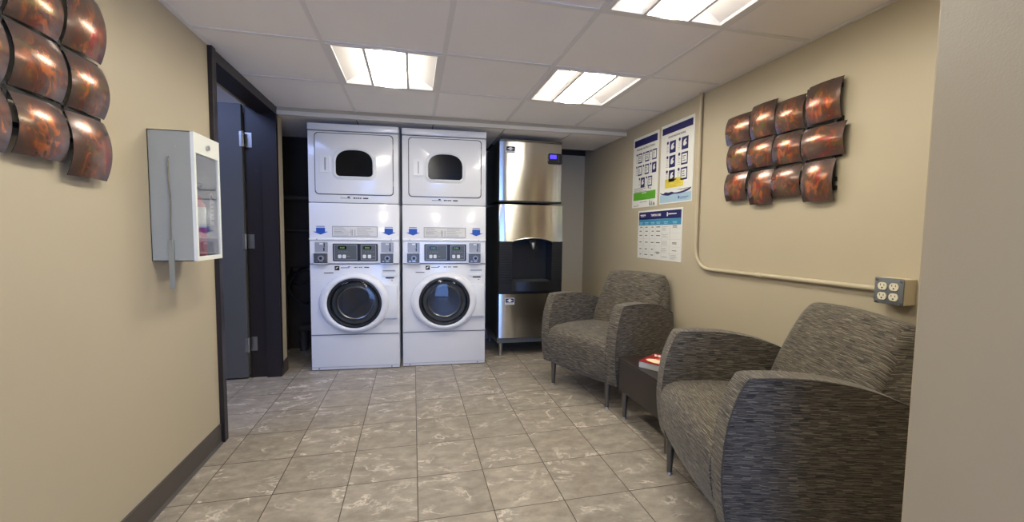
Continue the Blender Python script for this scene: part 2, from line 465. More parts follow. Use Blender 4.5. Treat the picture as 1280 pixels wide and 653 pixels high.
# door in the left wall: steel frame, leaf swung away into the side room
bm = B()
xo = LX + .022
box(bm, LX - .22, xo, 2.50, 2.545, 0, 2.10, .003, 1)                   # near jamb with casing
box(bm, LX - .10, LX - .03, 2.545, 2.56, 0, 2.05)
box(bm, LX - .22, LX - .10, 3.60, 3.611, 0, 2.10)                      # far jamb, hinge side
box(bm, LX - .10, LX - .005, 3.578, 3.611, 0, 2.10)            # far jamb stop
box(bm, LX - .006, LX + .006, 3.578, 3.618, 0, 2.10)                  # far casing
box(bm, LX - .0005, LX + .007, 2.545, 3.618, 2.045, CZ - .003)         # head casing
box(bm, LX - .135, LX - .001, 2.52, 3.60, 2.05, 2.10)                  # head
dfr = struct('door_1', bm, DOORFRAME)
bm = B(); box(bm, -2.13, -1.247, 3.565, 3.609, .012, 2.098, .002, 1)
leaf = obj('door_leaf', bm, DOORLEAF, dfr)
for z in (1.84, 1.07, .27):
    bm = B()
    tube(bm, [(-1.238, 3.558, z - .057), (-1.238, 3.558, z + .057)], .0075, 10)
    box(bm, -1.236, -1.19, 3.5965, 3.5995, z - .055, z + .055)
    for dz in (-.045, 0, .045):
        tube(bm, [(-1.238, 3.558, z + dz - .0015), (-1.238, 3.558, z + dz + .0015)], .0085, 10)
    box(bm, -1.262, -1.239, 3.5615, 3.5648, z - .055, z + .055)
    obj('hinge', bm, CHROME, dfr, 30)
bm = B(); tube(bm, [(-2.06, 3.565, 1.0), (-2.06, 3.52, 1.0), (-1.95, 3.515, 1.0)], .01, 10); obj('door_handle', bm, CHROME, leaf, 30)

# glazed entrance behind the photographer
bm = B()
for a, b_ in ((-.85, -.79), (-.28, -.22), (.29, .35)): box(bm, a, b_, YR - .1, YR - .02, 0, 2.03)
box(bm, -.79, .29, YR - .1, YR - .02, 0, .12); box(bm, -.79, .29, YR - .1, YR - .02, 1.97, 2.03); box(bm, -.79, .29, YR - .1, YR - .02, .98, 1.04)
d2 = struct('door_2', bm, DOORFRAME)
bm = B(); box(bm, -.79, -.28, YR - .063, YR - .057, .12, 1.97); box(bm, -.22, .29, YR - .063, YR - .057, .12, 1.97)

# ------------------------------------------------------------------ ceiling troffers
def troffer(loc, label):
    t = thing('ceiling_light', label, 'ceiling light', loc, 0, 'recessed troffer lights in the tiled ceiling')
    h = .29
    bm = B()   # flange and housing
    o = [(-h - .003, -h - .003), (h + .003, -h - .003), (h + .003, h + .003), (-h - .003, h + .003)]
    i_ = [(-h + .022, -h + .014), (h - .022, -h + .014), (h - .022, h - .014), (-h + .022, h - .014)]
    loops(bm, [[(x, y, .11) for x, y in o], [(x, y, -.002) for x, y in o], [(x, y, -.002) for x, y in i_], [(x, y, .012) for x, y in i_]])
    bm.faces.new([v for v in bm.verts if v.co.z > .1])
    obj('housing', bm, TBAR, t)
    for s in (-1, 1):
        bm = B(); box(bm, -h + .012, h - .012, s * (h - .012), s * (h - .008), .008, .11)
        obj('end_plate', bm, TBAR, t)
    for s in (-1, 1):
        bm = B()
        pts = [(s * (h - .012), .006)]
        for k in range(1, 9):
            u = k / 8; pts.append((s * (h - .012 - u * .165), .006 + .075 * math.sin(u * PI / 2 * .95)))
        pr = [bm.verts.new((x, -h + .013, z)) for x, z in pts]; qr = [bm.verts.new((x, h - .013, z)) for x, z in pts]
        for k in range(8): bm.faces.new((pr[k], pr[k + 1], qr[k + 1], qr[k]))
        obj('reflector', bm, TBAR, t, 60)
        bm = B(); box(bm, s * .101, s * .117, -h + .013, h - .013, -.002, .09)
        obj('basket_rail', bm, TBAR, t)
    bm = B()
    n = 10
    pr = []
    for k in range(n + 1):
        x = -.1 + .2 * k / n; z = .006 - .012 * (1 - (x / .1) ** 2)
        pr.append((x, z))
    a = [bm.verts.new((x, -h + .016, z)) for x, z in pr]; b_ = [bm.verts.new((x, h - .016, z)) for x, z in pr]
    for k in range(n): bm.faces.new((a[k], b_[k], b_[k + 1], a[k + 1]))
    bm.faces.new(a + [bm.verts.new((.1, -h + .016, .02)), bm.verts.new((-.1, -h + .016, .02))])
    bm.faces.new([v for v in b_][::-1] + [bm.verts.new((-.1, h - .016, .02)), bm.verts.new((.1, h - .016, .02))])
    # glow of the lens is wide open to the side reflectors too
    for s in (-1, 1):
        box(bm, s * .1, s * .1005, -h + .016, h - .016, .006, .02)
    obj('diffuser', bm, LAMP, t, 40)
    # the lamp inside also washes the side reflectors
    for s in (-1, 1):
        bm = B(); box(bm, s * .1175, s * .1185, -h + .02, h - .02, .03, .07)
        obj('side_lens', bm, SIDEL, t)
    return t
SIDEL = emis('lamp_side_lens', (255, 250, 240), 4.0)
LLAB = {(0, 1): 'square recessed ceiling light above and before the white washing machines, on the left',
        (2, 1): 'square recessed ceiling light nearest the instruction posters and the alcove',
        (2, -1): 'recessed ceiling light cut off by the top edge of the photo',
        (0, -1): 'recessed ceiling light above the photographer on the left side, outside the photo',
        (0, -3): 'recessed ceiling light far behind the photographer on the left side'}
for (i, j) in FIX:
    if j == -3: pass
    troffer((GX + (i + .5) * GS, GY + (j + .5) * GS, CZ - .003), LLAB[(i, j)])

# ------------------------------------------------------------------ stacked washer and dryer
def washer(loc, rz, label):
    t = thing('stacked_washer_dryer', label, 'washing machine', loc, rz, 'white coin-operated stacked washer dryers')
    W, D = .705, .78
    bm = B(); box(bm, 0, W, .012, D, .005, 1.385, .006, 2); obj('washer_cabinet', bm, WHITE, t, 30)
    bm = B(); box(bm, .001, W - .001, .010, D, 1.389, 1.958, .006, 2); obj('dryer_cabinet', bm, WHITE, t, 30)
    bm = B(); box(bm, -.001, W + .001, .002, D, 1.963, 2.018, .008, 3); obj('top_lid', bm, WHITE, t, 30)
    for y_, a_, b_ in ((.02, 1.383, 1.391), (.016, 1.956, 1.965), (.03, 0, .012)):
        bm = B(); box(bm, .006, W - .006, y_, D - .01, a_, b_); obj('seam', bm, SEAM, t)
    # dryer door
    bm = B()
    o = rrect(.052, .664, 1.452, 1.945, .03); i_ = rrect(.058, .658, 1.458, 1.939, .027)
    frame_ring(bm, o, i_, .0075, .011); obj('door_gasket', bm, SEAM, t)
    def arch(x0, x1, z0, z1, r, g=0.0):
        x0 -= g; x1 += g; z0 -= g; z1 += g; r += g
        pts = []
        for k in range(7):
            a = math.radians(180 + 90 * k / 6); pts.append((x0 + r + r * math.cos(a), z0 + r + r * math.sin(a)))
        for k in range(7):
            a = math.radians(270 + 90 * k / 6); pts.append((x1 - r + r * math.cos(a), z0 + r + r * math.sin(a)))
        cx = (x0 + x1) / 2; rx = (x1 - x0) / 2; zz = z0 + (z1 - z0) * .48; rzv = z1 - zz
        for k in range(0, 25):
            a = PI * k / 24
            pts.append((cx + rx * math.copysign(abs(math.cos(a)) ** .72, math.cos(a)), zz + rzv * math.sin(a) ** .85))
        return pts
    A0 = arch(.215, .500, 1.602, 1.812, .03)
    A1 = arch(.215, .500, 1.602, 1.812, .03, .016)
    A2 = arch(.215, .500, 1.602, 1.812, .03, .030)
    dd = B()
    prism(dd, rrect(.059, .657, 1.459, 1.938, .026), 1, .000, .0105, 0, .003, 2)
    ddo = obj('dryer_door', dd, WHITE, t, 30)
    bm = B()
    loops(bm, [[(x, .0002, z) for x, z in A2], [(x, -.007, z) for x, z in A1], [(x, -.009, z) for x, z in arch(.215, .5, 1.602, 1.812, .03, .008)], [(x, -.003, z) for x, z in A0], [(x, .0, z) for x, z in A0]])
    obj('window_surround', bm, WHITEP, ddo, 50)
    bm = B(); prism(bm, A0, 1, -.0035, -.001); obj('window_glass', bm, BLACK, ddo)
    bm = B()
    frame_ring(bm, rrect(.098, .170, 1.628, 1.762, .008, 3), rrect(.128, .160, 1.640, 1.750, .008, 3), -.006, .0005)
    box(bm, .128, .160, -.0012, .0002, 1.640, 1.750)
    obj('handle', bm, WHITEP, ddo, 30)
    bm = B(); box(bm, .129, .140, -.0022, -.0012, 1.645, 1.745); obj('finger_recess', bm, GREYP, ddo)
    for z in (1.85, 1.55):
        bm = B(); tube(bm, [(.661, .006, z - .02), (.661, .006, z + .02)], .004, 8); obj('door_hinge', bm, GREYP, t, 40)
    # brand line under the dryer door
    bm = B()
    box(bm, .245, .325, .0085, .0102, 1.424, 1.428); box(bm, .30, .318, .0085, .0102, 1.430, 1.440)
    for a, b_ in ((.345, .362), (.366, .376), (.381, .393), (.397, .408), (.422, .462)): box(bm, a, b_, .0085, .0102, 1.423, 1.433)
    obj('brand_lettering', bm, INK, t)
    # blue arrows
    for cx in (.088, .622):
        bm = B()
        prism(bm, [(cx, 1.128), (cx + .058, 1.152), (cx + .034, 1.152), (cx + .034, 1.184), (cx - .034, 1.184), (cx - .034, 1.152), (cx - .058, 1.152)], 1, .0105, .0125)
        box(bm, cx - .032, cx + .032, .0105, .0125, 1.192, 1.197)
        obj('arrow_sticker', bm, BLUE, t)
    # instruction plate
    bm = B(); box(bm, .178, .532, .0095, .0125, 1.112, 1.198); ip = obj('instruction_plate', bm, GINK, t)
    bm = B(); box(bm, .182, .528, .0085, .0100, 1.116, 1.194); obj('plate_face', bm, mat('instruction_face', (222, 221, 216), .45), ip)
    bm = B()
    rnd = random.Random(3)
    for r_ in range(7):
        z = 1.186 - r_ * .0102
        box(bm, .192, .192 + rnd.uniform(.06, .12), .0078, .0088, z - .0016, z + .0012)
        box(bm, .37, .37 + rnd.uniform(.07, .14), .0078, .0088, z - .0016, z + .0012)
    box(bm, .192, .34, .0078, .0088, 1.150, 1.153)
    for x in (.322, .332, .352): box(bm, x, x + .005, .0078, .0088, 1.122, 1.172)
    obj('print', bm, mat('faded_print', (158, 158, 158), .6), ip)
    # ledge over the coin band
    bm = B()
    prism(bm, [(.006, 1.098), (.013, 1.102), (.013, 1.086), (-.004, 1.084), (-.004, 1.090)], 0, .002, W - .002)
    obj('ledge', bm, WHITEP, t)
    for x in (.062, .643):
        bm = B(); tube(bm, [(x, -.006, 1.091), (x, .002, 1.091)], .0045, 10); obj('ledge_screw', bm, GREYP, t)
    # coin band: raised centre plate
    bm = B(); box(bm, .004, W - .004, .004, .014, .893, 1.084, .003, 1); obj('control_fascia', bm, WHITE, t, 30)
    bm = B(); prism(bm, rrect(.182, .535, .914, 1.056, .006, 2), 1, -.003, .005); cp = obj('control_panel', bm, BLACKP, t)
    for x0, x1, bx in ((.192, .372, (.235, .270)), (.400, .522, (.428, .468))):
        bm = B(); frame_ring(bm, rrect(x0, x1, .922, 1.048, .004, 2), rrect(x0 + .004, x1 - .004, .926, 1.044, .003, 2), -.0045, -.003)
        obj('panel_outline', bm, GREYP, cp)
        bm = B(); box(bm, x0 + .004, x1 - .004, -.0036, -.0028, .926, 1.044); obj('panel_face', bm, DKGREY, cp)
        c = (bx[0] + bx[1]) / 2 + .004
        bm = B(); prism(bm, rrect(c - .032, c + .032, 1.010, 1.036, .006, 3), 1, -.0052, -.0034); dp = obj('display', bm, BLACK, cp)
        bm = B()
        for k in range(3):
            x = c - .018 + k * .013
            box(bm, x, x + .009, -.0058, -.0050, 1.017, 1.029)
        obj('display_digits', bm, DISP, dp)
        for x in bx:
            bm = B(); prism(bm, rrect(x - .012, x + .014, .936, .966, .006, 3), 1, -.0085, -.0034, 0, .001, 1); obj('push_button', bm, WHITEP, cp)
        bm = B(); box(bm, bx[1] + .022, bx[1] + .045, -.0045, -.0033, .950, .953); obj('button_caption', bm, GREYP, cp)
        bm = B()
        for k in range(4): box(bm, x0 + .035 + k * .02, x0 + .045 + k * .02, -.0045, -.0033, .988, .991)
        obj('panel_print', bm, GREYP, cp)
    # coin meters
    for x0 in (.045, .562):
        bm = B(); box(bm, x0, x0 + .098, -.003, .006, .984, 1.068, .002, 1); cs = obj('coin_slot_plate', bm, GREYP, t, 30)
        bm = B(); box(bm, x0 + .036, x0 + .062, -.006, -.002, 1.048, 1.060, .001, 1); obj('coin_label', bm, WHITEP, cs)
        bm = B(); box(bm, x0 + .069, x0 + .075, -.0038, -.002, 1.025, 1.062); box(bm, x0 + .066, x0 + .074, -.0038, -.002, .995, 1.022); obj('coin_slot', bm, BLACK, cs)
        bm = B(); prism(bm, [(.006, .978), (-.026, .976), (-.022, .900), (.006, .896)], 0, x0 - .004, x0 + .096, 0, .002, 1); cb = obj('coin_return_box', bm, mat('coin_box_grey', (104, 104, 106), .35, .5), t, 30)
        bm = B(); tube(bm, [(x0 + .052, -.024, .938), (x0 + .052, -.036, .938)], .022, 18); kl = obj('key_lock', bm, GREYP, cb, 40)
        bm = B(); tube(bm, [(x0 + .052, -.035, .938), (x0 + .052, -.0375, .938)], .012, 14); obj('keyhole', bm, BLACKP, kl)
        bm = B(); box(bm, x0 + .012, x0 + .026, -.029, -.022, .906, .916); box(bm, x0 + .038, x0 + .066, -.030, -.022, .906, .914); obj('return_slot', bm, CHROME, cb)
        bm = B(); box(bm, x0 - .008, x0 + .100, -.030, .006, .9775, .983, .001, 1); obj('bracket', bm, WHITEP, cb)
        bm = B(); box(bm, x0 - .006, x0 + .098, -.026, .006, .891, .8965, .001, 1); obj('bracket', bm, WHITEP, cb)
    # seam and badge line
    for a_, b_ in ((.8868, .8905), (.2985, .3025)):
        bm = B(); box(bm, .004, W - .004, .0065, .013, a_, b_); obj('panel_seam', bm, SEAM, t)
    bm = B(); box(bm, .192, .228, .0095, .0118, .836, .872); bd = obj('badge', bm, BLACKP, t)
    bm = B(); prism(bm, [(.200, .846), (.212, .854), (.222, .862), (.214, .864), (.202, .858)], 1, .0085, .0096); obj('badge_mark', bm, CREAM, bd)
    bm = B(); box(bm, .238, .305, .0100, .0118, .855, .860); box(bm, .297, .312, .0100, .0118, .862, .868); obj('brand_script', bm, BLUE, t)
    bm = B()
    for a, b_ in ((.345, .362), (.366, .372), (.382, .393), (.397, .406), (.424, .462)): box(bm, a, b_, .0100, .0118, .857, .864)
    obj('brand_lettering', bm, INK, t)
    bm = B(); box(bm, .108, .182, .0100, .0118, .812, .818); obj('rating_label', bm, INK, t)
    bm = B(); box(bm, .594, .662, .0100, .0118, .766, .775); box(bm, .640, .652, .0100, .0118, .748, .754)
    for k in range(6): box(bm, .598 + k * .011, .604 + k * .011, .0100, .0118, .776, .780)
    obj('model_lettering', bm, INK, t)
    # drawer pull
    bm = B(); frame_ring(bm, rrect(.562, .682, .782, .852, .008, 3), rrect(.572, .674, .800, .838, .006, 3), .004, .012); obj('detergent_drawer', bm, WHITEP, t, 30)
    bm = B(); box(bm, .572, .674, .0095, .0118, .800, .838); obj('drawer_recess', bm, WHITEP, t)
    bm = B(); box(bm, .572, .674, .006, .0098, .828, .838); obj('drawer_lip', bm, GREYP, t)
    # washer door
    cx, cz = .352, .566
    bm = B()
    N = 64
    def ov(rx, rz, y, dx=0): return [(x, y, z) for x, z in oval(cx + dx, cz, rx, rz, N)]
    loops(bm, [ov(.286, .252, .0115), ov(.284, .250, -.004), ov(.276, .243, -.020), ov(.262, .234, -.034), ov(.244, .224, -.042), ov(.226, .214, -.043), ov(.216, .207, -.038), ov(.213, .204, -.02), ov(.213, .204, .009)])
    wd = obj('washer_door', bm, WHITE, t, 50)
    bm = B(); loops(bm, [ov(.2125, .2035, .000), ov(.2125, .2035, -.033), ov(.204, .195, -.037), ov(.192, .183, -.034), ov(.184, .175, -.02), ov(.182, .173, .005)]); obj('door_bezel', bm, BLACKP, wd, 50)
    bm = B()
    loops(bm, [ov(.182, .173, .0005), ov(.160, .152, .005), ov(.150, .142, .0015)]); obj('rubber_gasket', bm, DKGREY, wd, 50)
    bm = B(); loops(bm, [ov(.150, .142, .002), ov(.143, .135, -.003), ov(.135, .128, .001)]); obj('drum_rim', bm, CHROME, wd, 50)
    bm = B(); loops(bm, [ov(.135, .128, .002), ov(.09, .085, .006), ov(.045, .042, .0075), ov(.012, .011, .008)], cap1=True); obj('drum', bm, mat('drum_steel', (92, 88, 84), .3, .9) if 'drum_steel' not in bpy.data.materials else bpy.data.materials['drum_steel'], wd, 50)
    bm = B()
    r_ = [ov(.196 * math.cos(a), .187 * math.cos(a), -.034 - .018 * math.sin(a)) for a in [math.radians(v) for v in (0, 15, 30, 45, 60, 75, 86)]]
    loops(bm, r_, cap1=True)
    obj('door_glass', bm, TINTTHIN, wd, 60)
    bm = B(); box(bm, .575, .692, -.024, .0118, .434, .712, .004, 2); obj('door_handle', bm, WHITEP, wd, 30)
    # screws in the kick panel
    for x in (.058, .640):
        bm = B(); tube(bm, [(x, .007, .018), (x, .013, .018)], .005, 10); obj('screw', bm, DKGREY, t)
    bm = B(); box(bm, .002, W - .002, .009, .013, .0285, .0305); obj('kick_seam', bm, GREYP, t)
    return t
# thin tinted glass
TINTTHIN = bpy.data.materials.new('washer_door_glass'); TINTTHIN.use_nodes = True
nt = TINTTHIN.node_tree; nt.nodes.clear()
o_ = nt.nodes.new('ShaderNodeOutputMaterial'); mxs = nt.nodes.new('ShaderNodeMixShader'); tr = nt.nodes.new('ShaderNodeBsdfTransparent'); gl = nt.nodes.new('ShaderNodeBsdfGlossy'); fr = nt.nodes.new('ShaderNodeLayerWeight')
tr.inputs[0].default_value = (.62, .63, .65, 1); gl.inputs['Roughness'].default_value = .04; fr.inputs[0].default_value = .5
pw = nt.nodes.new('ShaderNodeMath'); pw.operation = 'POWER'; pw.inputs[1].default_value = 4.0; nt.links.new(fr.outputs['Facing'], pw.inputs[0])
ma = nt.nodes.new('ShaderNodeMath'); ma.operation = 'MULTIPLY_ADD'; ma.inputs[1].default_value = .7; ma.inputs[2].default_value = .035; nt.links.new(pw.outputs[0], ma.inputs[0]); nt.links.new(ma.outputs[0], mxs.inputs[0])
nt.links.new(tr.outputs[0], mxs.inputs[1]); nt.links.new(gl.outputs[0], mxs.inputs[2]); nt.links.new(mxs.outputs[0], o_.inputs[0])
PANE = TINTTHIN.copy(); PANE.name = 'cabinet_pane'
for n_ in PANE.node_tree.nodes:
    if n_.type == 'BSDF_TRANSPARENT': n_.inputs[0].default_value = (.9, .92, .92, 1)
    if n_.type == 'MATH' and n_.operation == 'POWER': n_.inputs[1].default_value = 2.0

w1 = washer((-.817, 3.655, 0), -.066, 'white stacked washer and dryer standing beside the dark utility recess')
w2 = copy_tree(w1); w2.location = (-.088, 3.625, 0); w2.rotation_euler = (0, 0, -.058)
w2['label'] = 'white stacked washer and dryer standing next to the steel ice machine'

# ------------------------------------------------------------------ ice maker on its dispenser
def curved_front(bm, x0, x1, z0, z1, bul, n=16, depth=.03, arch=None, rows=10, slope=0.0):
    """convex sheet bulging towards -y; arch(x)->lower edge"""
    g = []
    for i in range(n + 1):
        u = i / n; x = x0 + (x1 - x0) * u; yy = -bul * (1 - (2 * u - 1) ** 2)
        if u < .04 or u > .96: yy += .004
        zb = arch(x) if arch else z0
        g.append([bm.verts.new((x, yy - slope * (z1 - (zb + (z1 - zb) * k / rows)) / (z1 - z0), zb + (z1 - zb) * k / rows)) for k in range(rows + 1)])
    for i in range(n):
        for k in range(rows): bm.faces.new((g[i][k], g[i + 1][k], g[i + 1][k + 1], g[i][k + 1]))
    # rim
    back = {}
    def bv(v):
        if v not in back: back[v] = bm.verts.new((v.co.x, depth, v.co.z))
        return back[v]
    edge = [g[i][0] for i in range(n + 1)] + [g[n][k] for k in range(1, rows + 1)] + [g[i][rows] for i in range(n - 1, -1, -1)] + [g[0][k] for k in range(rows - 1, 0, -1)]
    for a, b_ in zip(edge, edge[1:] + edge[:1]): bm.faces.new((a, b_, bv(b_), bv(a)))

IX, IY = .765, 3.755
def logo(parent, x, z, w, h, y=-.012):
    bm = B(); box(bm, x, x + w, y, y + .003, z - h, z, .0008, 1); pl = obj('logo_plate', bm, WHITEP, parent)
    bm = B(); prism(bm, rrect(x + w * .06, x + w * .94, z - h * .68, z - h * .06, .002, 2), 1, y - .0012, y); obj('logo_field', bm, NAVY, pl)
    cx = x + w / 2; cz = z - h * .37
    bm = B()
    prism(bm, [(cx + w * .17 * math.cos(a), cz + h * .25 * math.sin(a)) for a in [PI / 4 * k for k in range(8)]], 1, y - .0022, y - .0010)
    for s in (-1, 1):
        prism(bm, [(cx + s * w * .17, cz + h * .10), (cx + s * w * .34, cz), (cx + s * w * .17, cz - h * .10)], 1, y - .0022, y - .0010)
    obj('logo_mark', bm, PAPER, pl)
    bm = B()
    for k in range(6): box(bm, x + w * (.12 + .13 * k), x + w * (.20 + .13 * k), y - .001, y + .001, z - h * .90, z - h * .78)
    obj('logo_lettering', bm, GINK, pl)

t = thing('ice_maker', 'stainless ice maker head with small blue screen, stacked on the dispenser', 'ice machine', (IX, IY, 1.452))
bm = B(); box(bm, 0, .596, .03, .62, 0, .545, .006, 2); obj('cabinet', bm, BLACKP, t, 30)
bm = B(); curved_front(bm, .002, .594, .004, .535, .014); obj('front_panel', bm, STEEL, t, 40)
bm = B(); prism(bm, [(-.002, .536), (.04, .556), (.30, .556), (.30, .537)], 0, .001, .595) if False else box(bm, .0, .596, -.008, .5, .537, .560, .008, 2); obj('top_cover', bm, mat('grey_top_cover', (120, 114, 100), .35, .6), t, 30)
logo(t, .052, .492, .092, .062, -.016)
bm = B(); prism(bm, rrect(.455, .594, .350, .448, .018, 4), 1, -.018, .01, 0, .003, 1); kp = obj('keypad', bm, BLACKP, t, 30)
bm = B(); box(bm, .474, .536, -.021, -.016, .398, .434, .001, 1); obj('screen', bm, BLUESCR, kp)
bm = B()
for k in range(3): box(bm, .553, .562, -.021, -.017, .372 + k * .022, .386 + k * .022)
obj('keys', bm, DKGREY, kp)
bm = B(); box(bm, .0, .596, -.006, .03, -.012, .003); obj('bottom_rail', bm, BLACKP, t)

t = thing('ice_dispenser', 'tall ice dispenser with black dispensing bay and steel panels, on metal legs', 'ice dispenser', (IX, IY, 0))
bm = B()
box(bm, 0, .61, .03, .69, .15, 1.425, .004, 1)
bdy = obj('cabinet', bm, BLACKP, t)
# hollow bay
def cut_box(o, x0, x1, y0, y1, z0, z1):
    c = bpy.data.objects.new('cutter', bpy.data.meshes.new('cutter')); b2 = B(); box(b2, x0, x1, y0, y1, z0, z1); b2.to_mesh(c.data); b2.free()
    COL.objects.link(c); c.parent = o.parent
    md = o.modifiers.new('bay', 'BOOLEAN'); md.object = c; md.operation = 'DIFFERENCE'; md.solver = 'EXACT'
    bpy.context.view_layer.update()
    dg = bpy.context.evaluated_depsgraph_get(); me = bpy.data.meshes.new_from_object(o.evaluated_get(dg)); o.modifiers.clear(); o.data = me
    bpy.data.objects.remove(c)
cut_box(bdy, .120, .508, -.1, .17, .70, 1.10)
def archf(x):
    u = (x - .115) / (.515 - .115)
    if u < 0 or u > 1: return 1.082
    return 1.082 + .036 * math.sin(PI * u) ** .8
bm = B(); curved_front(bm, .0, .61, 1.08, 1.420, .016, 32, .032, archf, 10, .026); obj('upper_panel', bm, STEEL, t, 40)
bm = B()
pts = [(.115 + .4 * k / 16, archf(.115 + .4 * k / 16)) for k in range(17)]
tube(bm, [(x, -.042 + .3 * (x - .315) ** 2, z - .004) for x, z in pts], .005, 8); obj('arch_trim', bm, CHROME, t, 40)
for x0, x1 in ((.0, .122), (.506, .61)):
    bm = B()
    box(bm, x0, x1, -.024, .032, .70, 1.084, .002, 1)
    for k in range(15): box(bm, x0 + .004, x1 - .004 if x0 else x1 - .012, -.0285, -.023, .725 + k * .0235, .738 + k * .0235, .001, 1)
    obj('ribbed_side_panel', bm, BLACKP, t)
bm = B()
box(bm, .0, .61, -.020, .032, .598, .702, .002, 1); obj('lower_apron', bm, BLACKP, t)
bm = B()
pr = [(.12 + .39 * k / 16, -.050 * math.sin(PI * k / 16) ** .6 - .021) for k in range(17)] + [(.51, .15), (.12, .15)]
prism(bm, pr, 2, .695, .712); prism(bm, [(x, y * .86) for x, y in pr], 2, .622, .695)
tray = obj('drip_tray', bm, BLACKP, t, 40)
bm = B()
for k in range(12): box(bm, .145 + k * .029, .157 + k * .029, -.02, .14, .712, .716)
obj('tray_grate', bm, DKGREY, tray)
bm = B(); prism(bm, [(.285, 1.10), (.365, 1.10), (.358, 1.07), (.345, 1.05), (.305, 1.05), (.292, 1.07)], 1, .0, .09, 0, .004, 1)
ch = obj('ice_chute', bm, BLACKP, t, 40)
bm = B(); tube(bm, [(.325, -.004, 1.062), (.325, -.014, 1.040), (.330, -.010, 1.012)], [.022, .018, .009], 12); obj('dispense_lever', bm, CHROME, ch, 40)
bm = B(); curved_front(bm, .008, .604, .178, .592, .012); obj('lower_panel', bm, STEEL, t, 40)
logo(t, .062, .556, .088, .062, -.014)
bm = B(); box(bm, -.004, .612, .008, .69, .128, .176, .003, 1); obj('base_frame', bm, DKGREY, t)
for x, y in ((.035, .05), (.575, .05), (.035, .62), (.575, .62)):
    bm = B(); tube(bm, [(x, y, 0), (x, y, .012), (x, y, .014), (x, y, .128)], [.019, .019, .015, .023], 14); obj('leg', bm, CHROME, t, 40)

# service pipes seen in the dark recess
def pipe(pts, r, label):
    bm = B(); tube(bm, pts, r, 10); tag(obj('service_pipe', bm, PIPEM, None, 40), label, 'pipe', 'pipes in the utility recess')
pipe([(-1.35, 4.38, 1.47), (-.86, 4.38, 1.47)], .028, 'thick horizontal pipe in the dark recess, the uppermost of the pipes')
pipe([(-1.35, 4.40, 1.16), (-.86, 4.40, 1.16)], .012, 'thin horizontal pipe below the thick one in the dark recess')
pipe([(-1.2, 4.42, 0.0), (-1.2, 4.42, .72), (-1.16, 4.40, .78), (-.86, 4.40, .80)], .018, 'bent pipe rising from the floor of the dark recess')
pipe([(-1.03, 4.34, 0.0), (-1.03, 4.34, .18), (-1.03, 4.30, .23), (-.94, 4.28, .24)], .035, 'fat drain elbow near the floor in the dark recess')
def hose(pts, label):
    cu = []
    P_ = [Vector(p) for p in pts]
    for i in range(len(P_) - 1):
        a, b_, c, d = P_[max(i - 1, 0)], P_[i], P_[i + 1], P_[min(i + 2, len(P_) - 1)]
        for k in range(8):
            s = k / 8
            cu.append(.5 * ((2 * b_) + (-a + c) * s + (2 * a - 5 * b_ + 4 * c - d) * s * s + (-a + 3 * b_ - 3 * c + d) * s ** 3))
    cu.append(P_[-1])
    bm = B(); tube(bm, cu, .011, 8); tag(obj('water_hose', bm, BLACKP, None, 40), label, 'hose', 'hoses in the utility recess')
hose([(-1.0, 4.40, .80), (-1.05, 4.25, .78), (-1.12, 4.2, .62), (-1.0, 4.2, .48), (-.88, 4.3, .52)], 'dark looping hose hanging left of the washer in the recess')
hose([(-1.14, 4.40, .80), (-1.10, 4.25, .70), (-1.02, 4.2, .66), (-.86, 4.32, .74)], 'short dark hose curving under the bent pipe')

# ------------------------------------------------------------------ armchairs
def cr(pts, k=5, closed=True):
    out = []; n = len(pts)
    for i in range(n if closed else n - 1):
        g = lambda j: Vector(pts[j % n]) if closed else Vector(pts[min(max(j, 0), n - 1)])
        a, b_, c, d = g(i - 1), g(i), g(i + 1), g(i + 2)
        for q in range(k):
            s = q / k
            out.append(.5 * ((2 * b_) + (-a + c) * s + (2 * a - 5 * b_ + 4 * c - d) * s * s + (-a + 3 * b_ - 3 * c + d) * s ** 3))
    if not closed: out.append(Vector(pts[-1]))
    return [tuple(v) for v in out]

